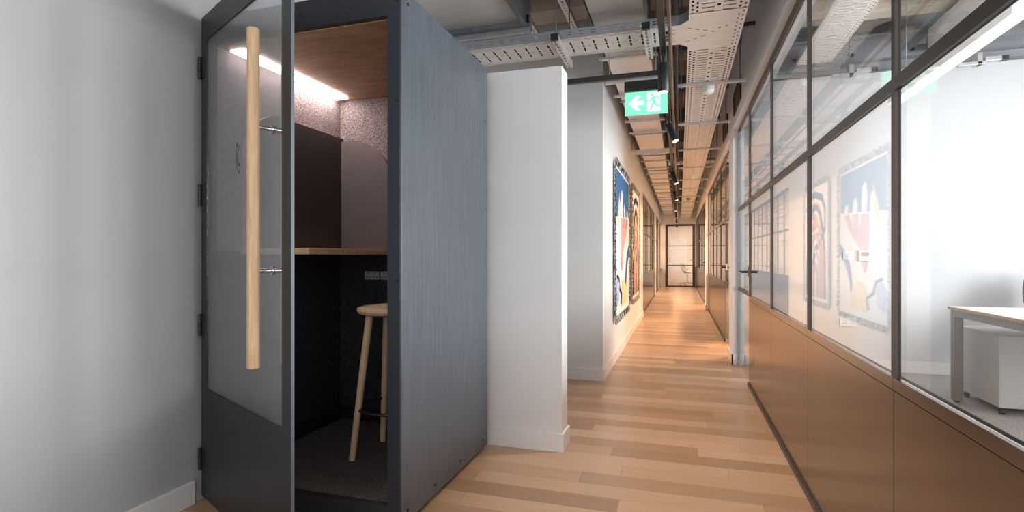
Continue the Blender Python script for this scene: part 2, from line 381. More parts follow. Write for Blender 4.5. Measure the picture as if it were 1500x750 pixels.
# end door
D = struct('door_5', None, loc=(.02, YE, 0))
B('door_frame', 'bronze_frame', D, (-.50, -.41, YE-.02, YE+.08, 0, 2.32), (.45, .54, YE-.02, YE+.08, 0, 2.32), (-.41, .45, YE-.02, YE+.08, 2.25, 2.32), (-.41, .45, YE-.02, YE+.08, 0, .05))
B('door_rail', 'bronze_frame', D, (-.41, .45, YE, YE+.04, 1.50, 1.53)); B('door_rail', 'bronze_frame', D, (-.41, .45, YE, YE+.04, .79, .82))
B('glass_pane', 'glass', D, (-.41, .45, YE+.015, YE+.025, .05, .79), (-.41, .45, YE+.015, YE+.025, .82, 1.50), (-.41, .45, YE+.015, YE+.025, 1.53, 2.25))
bm = bmesh.new(); tube(bm, (.49, YE-.02, .98), (.49, YE-.08, .98), .012); tube(bm, (.50, YE-.08, .98), (.37, YE-.08, .98), .011)
obj('door_handle', bm, 'chrome', D, smooth=True)

# ------------------------------------------------------------------ phone booth
bx0, bx1, by0, by1, bz0, bz1 = -2.085, -1.07, 1.925, 2.95, .03, 2.21
booth = thing('phone_booth', 'dark stained office phone booth with its framed glass door standing ajar', 'phone booth', ((bx0+bx1)/2, (by0+by1)/2, 0))
B('side_panel', 'stain', booth, (bx1-.03, bx1, by0+.012, by1, bz0, bz1), bevel=.0015)
B('side_panel', 'stain', booth, (bx0, bx0+.025, by0+.03, by1, bz0, bz1))
B('back_panel', 'booth_black', booth, (bx0+.025, bx1-.03, by1-.02, by1, bz0, bz1))
B('top_panel', 'booth_black', booth, (bx0+.025, bx1-.03, by0+.03, by1-.02, bz1-.03, bz1))
B('front_frame', 'booth_black', booth, (-1.127, bx1-.001, by0, by0+.012, bz0+.001, bz1), (-1.127, bx1-.03, by0+.012, by0+.06, bz0+.001, bz1-.03), (bx0, bx0+.035, by0, by0+.03, bz0, bz1), (bx0+.035, -1.127, by0, by0+.03, 2.094, bz1), (bx0+.035, -1.127, by0, by0+.03, bz0, .112))
T('screw', 'black', booth, [((-1.085, by0+.001, z), (-1.085, by0-.003, z)) for z in (2.15, 1.75, 1.02, .64, .18)], .006)
T('screw', 'black', booth, [((x, by0+.001, z), (x, by0-.003, z)) for x in (-1.3, -1.55, -1.8) for z in (2.15, .07)], .006)
T('screw', 'black', booth, [((bx1-.001, y, .075), (bx1+.003, y, .075)) for y in (1.99, 2.25, 2.55, 2.88)]+[((bx1-.001, 1.99, 2.16), (bx1+.003, 1.99, 2.16))], .007)
T('screw', 'black', booth, [((bx1-.001, 2.92, z), (bx1+.0015, 2.92, z)) for z in (.5, .9, 1.4, 1.9)], .004)
for fm, za, zb in (('felt_dark', .11, 1.145), ('felt', 1.145, 2.09)):  # felt coloured darker below desk height
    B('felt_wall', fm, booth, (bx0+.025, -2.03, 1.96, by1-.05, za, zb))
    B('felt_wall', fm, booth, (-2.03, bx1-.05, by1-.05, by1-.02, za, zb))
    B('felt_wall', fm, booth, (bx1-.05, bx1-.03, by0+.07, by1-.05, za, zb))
B('kick_board', 'black', booth, (-2.03, -2.012, 1.99, by1-.062, .112, .19), (-2.03, -1.125, by1-.062, by1-.05, .112, .19))
B('booth_floor', 'felt_floor', booth, (bx0+.03, bx1-.035, 1.955, by1-.05, .08, .11))
B('booth_ceiling', 'oak_v', booth, (bx0+.03, bx1-.03, 1.955, by1-.05, 2.09, 2.11))
B('light_strip', 'led', booth, (-2.015, -1.935, 2.02, 2.84, 2.082, 2.0905))
B('desk_shelf', 'oak', booth, (-2.03, -1.64, 2.10, by1-.05, 1.131, 1.160), bevel=.003)
def arc_panel(f0, f1, w, z0, z1, rad, name, face):
    pts = [(0, z0), (w, z0)]+[(w-rad+rad*math.cos(a*PI/32), z1-rad+rad*math.sin(a*PI/32)) for a in range(17)]+[(0, z1)]
    bm = bmesh.new(); prism(bm, pts, f0, f1); o = obj(name, bm, 'ply', booth)
    o.data.materials.append(M[face])
    for p in o.data.polygons:
        if len(p.vertices) > 4: p.material_index = 1
arc_panel(lambda u, v: (-2.029, by1-.05-u, v), lambda u, v: (-2.008, by1-.05-u, v), .795, 1.160, 1.855, .25, 'screen_panel', 'lino')
arc_panel(lambda u, v: (-2.008+u, by1-.051, v), lambda u, v: (-2.008+u, by1-.072, v), .345, 1.160, 1.835, .27, 'screen_panel', 'lino_side')
def socket(parent, mat, c, f, w=.086, h=.086, gang=1, name='power_socket'):
    """f maps (u, v, n) to world"""
    bm = bmesh.new()
    prism(bm, [(-w/2, -h/2), (w/2, -h/2), (w/2, h/2), (-w/2, h/2)], lambda u, v: f(u, v, 0), lambda u, v: f(u, v, .010))
    o = obj(name, bm, mat, parent, bevel=.002)
    for g in range(gang):
        cx = (g-(gang-1)/2)*w/gang
        for du, dv, a, b in ((0, .014, .003, .005), (-.011, -.010, .005, .003), (.011, -.010, .005, .003)):
            bm = bmesh.new()
            prism(bm, [(cx+du-a, dv-b), (cx+du+a, dv-b), (cx+du+a, dv+b), (cx+du-a, dv+b)], lambda u, v: f(u, v, .0101), lambda u, v: f(u, v, .0112))
            obj('pin_hole', bm, 'black', o)
    return o
socket(booth, 'grey_plastic', None, lambda u, v, n: (-1.80+u, by1-.0505-n, 1.005+v), w=.10, h=.05, gang=2)
socket(booth, 'grey_plastic', None, lambda u, v, n: (-1.715+u, by1-.0505-n, 1.005+v), w=.05, h=.05)
for i, (x, y) in enumerate(((bx1-.05, by1-.04), (bx0+.05, by1-.05), (bx1-.05, by0+.06), (bx0+.05, by0+.06))):
    bm = bmesh.new(); tube(bm, (x, y, .012), (x, y, bz0+.001), .008); lathe(bm, [(.022, 0), (.024, .005), (.014, .014)], (x, y, 0), 20)
    obj('levelling_foot', bm, 'black', booth, smooth=True)
# door
TH = R(26.5); H0 = Vector((-2.085, 1.925, 0)); DV = Vector((math.cos(TH), -math.sin(TH), 0)); NV = Vector((-math.sin(TH), -math.cos(TH), 0))
def P(t, n, z): return tuple(H0+DV*t+NV*n+Vector((0, 0, z)))
def dbox(bm, t0, t1, n0, n1, z0, z1):
    prism(bm, [(t0, z0), (t1, z0), (t1, z1), (t0, z1)], lambda t, z: P(t, n0, z), lambda t, z: P(t, n1, z))
LW = .932; dz0, dz1 = .032, 2.208
bm = bmesh.new()
dbox(bm, .012, .065, -.012, 0, dz0, dz1); dbox(bm, LW-.072, LW, -.012, 0, dz0, dz1)
dbox(bm, .065, LW-.072, -.012, 0, 2.095, dz1); dbox(bm, .065, LW-.072, -.012, 0, dz0, .525)
bmesh.ops.remove_doubles(bm, verts=bm.verts[:], dist=.0001)
door = obj('door', bm, 'booth_door', booth)
bm = bmesh.new(); dbox(bm, .065, LW-.072, -.009, -.004, .525, 2.095); obj('glass_pane', bm, 'glass_door', door)
bm = bmesh.new(); dbox(bm, LW, LW+.002, -.0115, -.0005, dz0+.002, dz1-.002); obj('edge_strip', bm, 'booth_edge', door)
for n, nmz in ((.062, 'handle_bar'), (-.055, 'handle_bar')):
    bm = bmesh.new(); tube(bm, P(.773, n, .73), P(.773, n, 1.917), .0215, n=8); obj(nmz, bm, 'oak', door, bevel=.003)
for z in (1.575, 1.07):
    bm = bmesh.new(); tube(bm, P(.773, .05, z), P(.773, -.0035, z), .009); tube(bm, P(.773, -.0095, z), P(.773, -.05, z), .009); tube(bm, P(.773, -.003, z), P(.773, .002, z), .016)
    obj('handle_bracket', bm, 'chrome', door, smooth=True)
for z in (1.98, 1.40, .81, .20):
    bm = bmesh.new()
    for k in range(3): tube(bm, P(.004, .008, z-.05+.034*k), P(.004, .008, z-.05+.034*k+.031), .008)
    dbox(bm, .006, .05, .0, .003, z-.05, z+.05)
    obj('hinge', bm, 'black', door, smooth=True)
# handset drawing on the glass
hs = [(-.010, .062), (-.020, .040), (-.021, .005), (-.014, -.030), (.004, -.058), (.012, -.062), (.022, -.050), (.022, -.034), (.010, -.022), (.004, -.030), (-.004, -.012), (-.006, .012), (-.003, .030), (.004, .034), (.002, .048), (-.010, .062)]
bm = bmesh.new()
for (a, b), (c, d) in zip(hs, hs[1:]): tube(bm, P(.44+a, -.0035, 1.515+b), P(.44+c, -.0035, 1.515+d), .0011, n=5)
obj('handset_symbol', bm, 'black', door)

# ------------------------------------------------------------------ bar stool
sx, sy, sz = -1.405, 2.455, .111
stool = thing('bar_stool', 'pale wooden round bar stool with dark metal foot ring inside the booth', 'stool', (sx, sy, sz))
bm = bmesh.new(); lathe(bm, [(.05, .715), (.150, .716), (.172, .724), (.180, .738), (.176, .752), (.160, .757), (.08, .752), (.0, .750)], (sx, sy, sz), 48); obj('seat', bm, 'ash', stool, smooth=True)
legs = []
for a in (45, 135, 225, 315):
    ca, sa = math.cos(R(a)), math.sin(R(a)); p = Vector((sx+.205*ca, sy+.205*sa, sz)); q = Vector((sx+.118*ca, sy+.118*sa, sz+.718))
    bm = bmesh.new(); tube(bm, p, q, .016, .0195, n=16); obj('leg', bm, 'ash', stool, smooth=True)
bm = bmesh.new(); torus(bm, (sx, sy, sz+.245), .172, .0085); obj('foot_ring', bm, 'black', stool, smooth=True)

# ------------------------------------------------------------------ tapestries on the corridor wall
def ell(cx, cy, rx, ry, a0=0, a1=360, n=24): return [(cx+rx*math.cos(R(a0+(a1-a0)*i/n)), cy+ry*math.sin(R(a0+(a1-a0)*i/n))) for i in range(n+(0 if abs(a1-a0) == 360 else 1))]
def band(pts, w):
    out1, out2 = [], []
    for i, p in enumerate(pts):
        a = Vector(pts[max(0, i-1)]); b = Vector(pts[min(len(pts)-1, i+1)]); d = (b-a).normalized(); n = Vector((-d.y, d.x))
        out1.append(tuple(Vector(p)+n*w/2)); out2.append(tuple(Vector(p)-n*w/2))
    return out1+out2[::-1]
def arch(cx, cy, r, w, leg):
    return band([(cx-r, cy-leg)]+[(cx+r*math.cos(R(180-a)), cy+1.5*r*math.sin(R(180-a))) for a in range(0, 181, 15)]+[(cx+r, cy-leg)], w)
def tapestry(label, y0, wd, z0, ht, shapes, fcols, seed):
    X = XL+.014
    rnd = random.Random(seed)
    root = thing('wall_tapestry', label, 'tapestry', (X, y0+wd/2, z0), 'tufted tapestries on the corridor wall')
    bm = bmesh.new()
    # base cloth, slightly wavy outline
    n = 24
    def wob(t): return .010*math.sin(9*t+seed)+.006*math.sin(23*t)
    out = [(wob(i/n), ht*i/n) for i in range(n)]+[(wd*i/n, ht+wob(i/n+2)*.6) for i in range(n)]+[(wd+wob(i/n+4), ht*(1-i/n)) for i in range(n)]+[(wd*(1-i/n), wob(i/n+6)) for i in range(n)]
    prism(bm, out, lambda u, v: (X-.008, y0+u, z0+v), lambda u, v: (X+.006, y0+u, z0+v))
    obj('woven_ground', bm, 'c_cream', root)
    bycol = {}
    for k, (c, pts) in enumerate(shapes):
        bycol.setdefault(c, []).append((k, pts))
    for c, lst in bycol.items():
        for k, pts in lst:
            bm = bmesh.new(); prism(bm, [(u*wd, v*ht) for u, v in pts], lambda u, v: (X+.004, y0+u, z0+v), lambda u, v: (X+.0075+.0012*k, y0+u, z0+v))
            obj('tufted_motif', bm, c, root)
    # hanging batten and yarn fringe
    B('hanging_batten', 'c_back', root, (X-.013, X-.008, y0+.02, y0+wd-.02, z0+ht-.06, z0+ht-.01))
    for ci, c in enumerate(fcols):
        bm = bmesh.new()
        per = 2*(wd+ht); m = int(per/.011)
        for i in range(m):
            s = per*(i+rnd.random())/m
            if s < ht: p = (0, s); d = (-1, 0)
            elif s < ht+wd: p = (s-ht, ht); d = (0, 1)
            elif s < 2*ht+wd: p = (wd, s-ht-wd); d = (1, 0)
            else: p = (s-2*ht-wd, 0); d = (0, -1)
            ln = rnd.uniform(.035, .075); jj = rnd.uniform(-.02, .02)
            a = Vector((X+rnd.uniform(.002, .012), y0+p[0]-d[0]*.012, z0+p[1]-d[1]*.012))
            e = a+Vector((rnd.uniform(.0, .020), d[0]*ln+(jj if d[0] == 0 else 0), d[1]*ln+(jj if d[1] == 0 else 0)-(.020 if d[0] else 0)))
            tube(bm, a, e, .0052, .0030, n=5)
        f = obj('yarn_fringe', bm, c, root); f['kind'] = 'stuff'
    return root
t1 = [('c_blue', [(.03, .66), (.97, .71), (.97, .975), (.03, .975)]),
      ('c_cream', [(.24, .665), (.23, .76), (.27, .80), (.31, .77), (.32, .67)]),
      ('c_yel', [(.16, .60), (.15, .68), (.22, .78), (.27, .84), (.25, .76), (.22, .67), (.21, .60)]),
      ('c_cream', [(.38, .67), (.36, .78), (.40, .87), (.46, .85), (.48, .76), (.48, .67)]),
      ('c_cream', [(.58, .68), (.56, .74), (.60, .79), (.65, .76), (.67, .69)]),
      ('c_cream', [(.78, .69), (.77, .74), (.81, .76), (.86, .72), (.86, .70)]),
      ('c_pink', [(.34, .665), (.33, .52), (.36, .36), (.41, .30), (.46, .34), (.52, .46), (.72, .56), (.86, .68), (.76, .69), (.70, .61), (.66, .60), (.67, .68), (.56, .68), (.55, .61), (.49, .60), (.49, .67)]),
      ('c_blue', [(.97, .49), (.97, .42), (.86, .37), (.76, .27), (.70, .16), (.68, .22), (.74, .34), (.82, .42)]),
      ('c_yel', [(.36, .05), (.38, .17), (.46, .235), (.56, .24), (.66, .19), (.72, .06)]),
      ('c_navy', band([(.34, .07), (.37, .14), (.25, .18), (.20, .25), (.10, .27)], .018)),
      ('c_pale', [(.05, .08), (.16, .10), (.20, .22), (.10, .25), (.04, .2)])]
t2 = [('c_navy', band([(.90, .80), (.80, .90), (.55, .93), (.25, .88), (.14, .78), (.14, .62), (.30, .52), (.52, .45), (.60, .30)], .060)),
      ('c_ora', ell(.55, .695, .31, .165)),
      ('c_cream', ell(.57, .69, .245, .115)), ('c_brown', ell(.58, .685, .185, .08)), ('c_cream', ell(.60, .675, .085, .03)),
      ('c_yel', ell(.13, .40, .075, .045)),
      ('c_navy', arch(.50, .26, .37, .045, .22)), ('c_ora', arch(.50, .25, .29, .035, .21)), ('c_pink', arch(.50, .24, .22, .05, .20)), ('c_pale', arch(.50, .22, .145, .035, .18)), ('c_pink', arch(.50, .20, .075, .05, .16))]
tapestry('large cream tapestry with a blue top and pink hand shape, nearest the camera', 5.66, 1.58, .47, 1.63, t1, ('fr_dark', 'fr_light'), 3)
tapestry('cream tapestry with ochre loops and arches, hanging further down the corridor', 7.72, 1.35, .50, 1.60, t2, ('fr_olive', 'fr_light'), 5)

# ------------------------------------------------------------------ exit sign
ey = 4.05; ex0, ex1, ez0, ez1 = -.385, -.083, 2.160, 2.330
es = thing('exit_sign', 'green illuminated exit sign with arrow and running figure', 'exit sign', ((ex0+ex1)/2, ey, ez0))
B('housing', 'black', es, (ex0-.004, ex1+.004, ey-.025, ey+.03, ez1, ez1+.075), bevel=.004)
B('sign_plate', 'sign_green', es, (ex0, ex1, ey-.004, ey+.004, ez0, ez1))
sw, sh = ex1-ex0, ez1-ez0
def S(u, v, n): return (ex0+u*sw, ey-.004-n, ez0+v*sh)
def flat(name, mat, polys, n0, n1, par=es):
    bm = bmesh.new()
    for p in polys: prism(bm, p, lambda u, v: S(u, v, n0), lambda u, v: S(u, v, n1))
    return obj(name, bm, mat, par)
flat('arrow', 'sign_white', [[(.09, .50), (.27, .82), (.37, .82), (.27, .60), (.45, .60), (.45, .42), (.27, .42), (.37, .20), (.27, .20)]], 0, .001)
dr = flat('doorway', 'sign_white', [[(.53, .12), (.83, .12), (.83, .93), (.53, .93)]], 0, .001)
def seg(a, b, w):
    a, b = Vector(a), Vector(b); asp = sw/sh
    d = Vector(((b-a).x*asp, (b-a).y)).normalized(); n = Vector((-d.y/asp, d.x))*w/2
    return [tuple(a-n), tuple(b-n), tuple(b+n), tuple(a+n)]
fig = [ell(.645, .82, .034, .06, n=16), seg((.66, .75), (.70, .46), .15), seg((.66, .72), (.60, .58), .06), seg((.60, .59), (.53, .56), .06), seg((.67, .72), (.76, .74), .06), seg((.76, .74), (.80, .60), .06), seg((.68, .48), (.64, .34), .09), seg((.645, .36), (.60, .16), .075), seg((.70, .48), (.76, .34), .09), seg((.75, .34), (.88, .31), .07)]
bm = bmesh.new()
for k, p in enumerate(fig): prism(bm, p, lambda u, v: S(u, v, .001), lambda u, v: S(u, v, .0016+.0001*k))
obj('running_figure', bm, 'sign_green', dr)
T('fixing_screw', 'chrome', es, [(S(u, v, 0), S(u, v, .002)) for u, v in ((.03, .93), (.97, .93), (.03, .07), (.97, .07))], .003)
B('support_strut', 'galv', es, (-.53, -.15, ey-.02, ey+.02, ez1+.078, ez1+.098), bevel=.002)
T('hanger_rod', 'galv', es, [((-.58+.08, ey, ez1+.098), (-.58+.08, ey, 2.655)), ((-.165, ey, ez1+.098), (-.165, ey, 3.45))], .004)

# ------------------------------------------------------------------ overhead services
# main cable tray
tz = 2.50
tm = thing('cable_tray', 'long perforated steel cable tray running down the corridor ceiling', 'cable tray', (.207, 11, tz))
B('tray_base', 't_main', tm, (.052, .362, 3.80, 20.6, tz, tz+.0015))
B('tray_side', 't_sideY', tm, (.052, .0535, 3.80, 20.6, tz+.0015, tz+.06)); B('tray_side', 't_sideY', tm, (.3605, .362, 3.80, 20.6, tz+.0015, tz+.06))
tn = thing('cable_tray', 'near length of perforated cable tray before the flat junction plate', 'cable tray', (.207, 1, tz))
B('tray_base', 't_main', tn, (.052, .362, -.5, 3.22, tz, tz+.0015))
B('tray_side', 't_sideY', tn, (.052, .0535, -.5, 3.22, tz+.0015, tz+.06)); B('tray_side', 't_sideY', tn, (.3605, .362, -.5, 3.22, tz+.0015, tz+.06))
# junction
tj = thing('tray_junction', 'flat tee plate joining the cross tray to the corridor tray', 'cable tray', (.15, 3.5, tz))
bm = bmesh.new()
prism(bm, [(-.06, 3.36), (.0, 3.36), (.052, 3.30), (.052, 3.225), (.362, 3.225), (.362, 3.795), (.052, 3.795), (.052, 3.72), (.0, 3.66), (-.06, 3.66)], lambda x, y: (x, y, tz-.002), lambda x, y: (x, y, tz))
obj('tee_plate', bm, 'duct', tj)
def slot(x, y, a, l=.03, w=.007):
    bm = bmesh.new(); c, s = math.cos(R(a)), math.sin(R(a))
    prism(bm, [(x+c*u-s*v, y+s*u+c*v) for u, v in ((-l/2, -w/2), (l/2, -w/2), (l/2, w/2), (-l/2, w/2))], lambda x, y: (x, y, tz-.0022), lambda x, y: (x, y, tz-.0018))
    obj('plate_slot', bm, 'black', tj)
for i in range(4): slot(.06+.045*i, 3.42+.028*i, 35)
for i in range(3): slot(.05+.045*i, 3.62-.03*i, -30)
for i in range(9): slot(.345, 3.26+.06*i, 90, .022); slot(.322, 3.30+.055*i, 90, .022)
for i in range(4): slot(-.035, 3.42+.06*i, 0, .014)
slot(.23, 3.46, 0, .012, .012); slot(.27, 3.44, 0, .012, .012)
for pl in ([(-.06, 3.66), (.0, 3.66), (.052, 3.72), (.052, 3.795)], [(-.06, 3.36), (.0, 3.36), (.052, 3.30), (.052, 3.225)], [(.362, 3.225), (.362, 3.795)]):
    bm = bmesh.new()
    for a, b in zip(pl, pl[1:]):
        vs = [bm.verts.new((*a, tz)), bm.verts.new((*b, tz)), bm.verts.new((*b, tz+.06)), bm.verts.new((*a, tz+.06))]; bm.faces.new(vs)
    o = obj('tray_side', bm, 'galv_dark', tj); sm = o.modifiers.new('thickness', 'SOLIDIFY'); sm.thickness = .0015
# cross tray
tc_ = thing('cable_tray', 'perforated cross tray spanning left above the booth and middle wall', 'cable tray', (-1, 3.51, tz))
B('tray_base', 't_cross', tc_, (-2.05, -.061, 3.36, 3.66, tz, tz+.0015))
B('tray_side', 't_sideX', tc_, (-2.05, -.061, 3.36, 3.3615, tz+.0015, tz+.06)); B('tray_side', 't_sideX', tc_, (-2.05, -.061, 3.6585, 3.66, tz+.0015, tz+.06))
def cables(label, f, n, a, b):  # black cables added inside the trays so the slots look dark
    for k in range(n):
        p, q = f(k, a), f(k, b); o = T('slot_darkening_cable', 'cable', None, [(p, q)], .0115, 8)
        tag(o, label, 'cable', label)
M['cable'] = plain('black_cable_sheath', (.02, .02, .022), .5, var=.1)
cables('unseen black cable added to darken the corridor tray slots', lambda k, t: (.075+.024*k, t, tz+.0142), 12, 3.85, 20.5)
cables('unseen black cable added to darken the near tray slots', lambda k, t: (.075+.024*k, t, tz+.0142), 12, -.45, 3.2)
cables('unseen black cable added to darken the cross tray slots', lambda k, t: (t, 3.38+.0245*k, tz+.0142), 11, -2.0, -.08)
# hangers
def hanger(x0, x1, y, z, label, group, top=3.45, name='tray_hanger', axis=0, rods=None, xin=.03):
    if axis == 0:
        h = thing(name, label, 'bracket', ((x0+x1)/2, y, z), group)
        B('strut', 'galv', h, (x0, x1, y-.02, y+.02, z-.02, z-.0005), bevel=.002)
        rr = rods or (x0+.02, x1-.02)
        T('threaded_rod', 'galv_dark', h, [((x, y, z-.035), (x, y, top)) for x in rr], .005, 8)
    else:
        h = thing(name, label, 'bracket', (y, (x0+x1)/2, z), group)
        B('strut', 'strutY', h, (y-.02, y+.02, x0, x1, z-.041, z-.039)); BS('strut_web', 'galv', h, (y-.021, y-.019, x0, x1, z-.0405, z-.001), (y+.019, y+.021, x0, x1, z-.0405, z-.001))
        B('end_cap', 'black', h, (y-.023, y+.023, x0-.02, x0, z-.042, z))
        T('threaded_rod', 'galv_dark', h, [((y, x, z-.06), (y, x, top)) for x in (x0+.03, x1-.03)], .005, 8)
    return h
ys = [4.52, 5.85, 7.25, 8.7, 10.1, 11.4, 12.8, 14.2, 15.6, 17.0, 18.4, 19.8]
for i, y in enumerate(ys):
    lab = 'steel strut hanger under the corridor cable tray, nearest the camera' if i == 0 else ('steel strut hanger under the corridor cable tray, second from the camera' if i == 1 else 'steel strut hanger under the corridor cable tray further down the row')
    hanger(-.015, .49, y, tz, lab, 'strut hangers under the cable tray' if i > 1 else None, rods=(.015, .45))
hanger(-.015, .49, 1.5, tz, 'steel strut hanger under the near length of cable tray', None, rods=(.015, .45))
wb = B('wall_bracket', 'black', None, (.366, .435, 3.50, 3.54, 2.505, 2.530), bevel=.002); tag(wb, 'small black bracket sticking out of the tee plate towards the right wall', 'bracket')
hanger(3.27, 3.76, -.74, tz, 'slotted strut hanger under the cross tray above the middle wall', None, axis=1, name='cross_tray_hanger')
hanger(3.27, 3.76, -.19, tz, 'slotted strut hanger under the cross tray beside the black track', None, axis=1, name='cross_tray_hanger')
# rectangular duct along the corridor
dzb = 2.66
du = thing('air_duct', 'long rectangular metal air duct running down the corridor ceiling', 'air duct', (-.375, 8, dzb))
for i, (a, b) in enumerate(((-.5, 2.4), (2.42, 3.9), (3.92, 5.4), (5.42, 6.9), (6.92, 8.4), (8.42, 9.9), (9.92, 11.6), (11.62, 13.3), (13.32, 15.0), (15.02, 17.0), (17.02, 18.8), (18.82, 20.6))):
    B('duct_section', 'duct', du, (-.545, -.21, a, b, dzb, dzb+.25), bevel=.004)
    if i: B('duct_flange', 'galv_dark', du, (-.56, -.195, a-.03, a+.01, dzb-.014, dzb+.265))
for i, y in enumerate((4.15, 5.15, 6.15, 6.75, 8.1, 8.8, 9.5, 10.2, 10.9, 11.8, 12.6, 13.4, 14.3, 15.3, 16.3, 17.4, 18.5, 19.6)):
    lab = 'steel strut hanger under the air duct just before the exit sign row' if i == 0 else 'steel strut hanger under the corridor air duct beyond the exit sign'
    if i == 0: lab = 'steel strut hanger under the air duct, nearest the exit sign'
    hanger(-.59, -.155, y, dzb-.015, lab, 'strut hangers under the air duct' if i else None, name='duct_hanger', rods=(-.575, -.17))
wd_ = B('wall_duct_band', 'strutX', None, (-.645, -.06, 7.42, 7.46, 2.50, 2.56)); tag(wd_, 'slotted strut crossing below the air duct in mid corridor', 'bracket'); wd_.name = 'cross_strut'
T('threaded_rod', 'galv_dark', wd_, [((-.62, 7.44, 2.55), (-.62, 7.44, 3.45)), ((-.09, 7.44, 2.55), (-.09, 7.44, 3.45))], .005, 8)
# large duct above the booth
ld = thing('air_duct', 'wide galvanised duct end above the booth, edged with a steel flange', 'air duct', (-1.5, 2.9, 2.70))
B('duct_section', 'duct', ld, (-2.09, -1.02, 2.15, 3.50, 2.715, 2.93), bevel=.004)
B('duct_flange', 'galv_dark', ld, (-2.09, -.97, 3.50, 3.54, 2.69, 2.955), (-1.02, -.985, 2.15, 3.50, 2.69, 2.955), (-2.09, -1.02, 2.15, 2.19, 2.69, 2.714))
B('duct_flange', 'galv', ld, (-2.09, -.97, 3.545, 3.58, 2.66, 2.95))
B('corner_cleat', 'black', ld, (-1.0, -.968, 3.485, 3.498, 2.70, 2.75))
T('threaded_rod', 'galv_dark', ld, [((-1.0, 3.52, 2.955), (-1.0, 3.52, 3.45)), ((-1.9, 3.52, 2.955), (-1.9, 3.52, 3.45))], .005, 8)
# lighting track
zt = 2.315
def track(label, bx, rods):
    t = B('lighting_track', 'black', None, bx, bevel=.002); tag(t, label, 'lighting track')
    T('suspension_wire', 'galv_dark', t, [((x, y, zt+.03), (x, y, 3.45)) for x, y in rods], .0022, 6)
    return t
track('black lighting track running lengthwise down the corridor', (-.108, -.073, .4, 20.4, zt, zt+.034), [(-.09, y) for y in (1.2, 2.7, 4.4, 6, 8, 10, 12, 14, 16, 18, 20)])
track('short black lighting track crossing from behind the middle wall', (-2.0, -.11, 3.665, 3.70, zt, zt+.034), [(-.60, 3.68), (-1.6, 3.68)])
def spot(y, tilt_x, tilt_y, label, pw, group=None):
    root = thing('track_spotlight', label, 'spotlight', (-.09, y, zt), group)
    B('adapter', 'black', root, (-.105, -.075, y-.05, y+.05, zt-.022, zt-.0005), bevel=.003)
    c = Vector((-.09, y, zt-.055)); d = Vector((math.sin(tilt_x), math.sin(tilt_y), -math.cos(tilt_x)*math.cos(tilt_y))).normalized()
    bm = bmesh.new(); tube(bm, (-.09, y, zt-.02), tuple(c+d*.03), .009); obj('stem', bm, 'black', root)
    bm = bmesh.new(); tube(bm, c, c+d*.165, .033, n=24); obj('body', bm, 'black', root, bevel=.003, smooth=True)
    bm = bmesh.new(); tube(bm, c+d*.1645, c+d*.167, .026, n=20); obj('lens', bm, 'lens', root)
    ld_ = bpy.data.lights.new('spot_lamp', 'SPOT'); ld_.energy = pw; ld_.color = (1, .80, .63); ld_.spot_size = R(95); ld_.spot_blend = .8; ld_.shadow_soft_size = .03
    lo = bpy.data.objects.new('spot_lamp', ld_); COL.objects.link(lo); lo.parent = root; lo.location = c+d*.18-root.location
    lo.rotation_euler = d.to_track_quat('-Z', 'Y').to_euler()
spots = [(1.5, .15, .2), (3.30, 0, .02), (4.85, .35, -.25), (7.6, .30, -.2), (9.8, .25, -.1), (12.0, .1, 0), (14.2, .1, 0), (16.5, .1, 0), (19.0, 0, 0)]
labs = [None, 'black track spotlight pointing straight down beside the exit sign', 'tilted black track spotlight just beyond the exit sign']
for i, (y, a, b) in enumerate(spots):
    if i == 0: lab = 'black track spotlight nearest the camera end of the track'
    elif i < 3: lab = labs[i]
    else: lab = 'small black track spotlight far down the corridor'
    spot(y, a, b, lab, 32 if y < 6 else 42, 'far spotlights on the corridor track' if i >= 3 else None)
# conduits in the gap
def pipe(label, segs, r, mat, cat='pipe', name='conduit_pipe'):
    o = T(name, mat, None, segs, r); tag(o, label, cat)
    (p, q), = segs
    for i in range(1 if abs(q[1]-p[1]) < 1 else 7):
        t = .5 if abs(q[1]-p[1]) < 1 else (i+.5)/7
        c = Vector(p).lerp(Vector(q), t); T('pipe_clip', 'galv_dark', o, [((c.x, c.y, c.z+r*.9), (c.x, c.y, 3.45))], .003, 6)
    return o
pipe('brown conduit running alongside the corridor track', [((-.055, .3, 2.44), (-.055, 20.4, 2.44))], .011, 'copper')
pipe('thin grey conduit between track and cable tray', [((-.015, .3, 2.78), (-.015, 20.5, 2.78))], .012, 'dark_steel')
pipe('larger dark pipe high in the gap beside the cable tray', [((-.035, .3, 3.0), (-.035, 20.5, 3.0))], .014, 'dark_steel')
pipe('grey pipe crossing above the corridor tray', [((-.17, 8.9, 2.615), (.53, 8.9, 2.615))], .043, 'galv', name='cross_pipe')
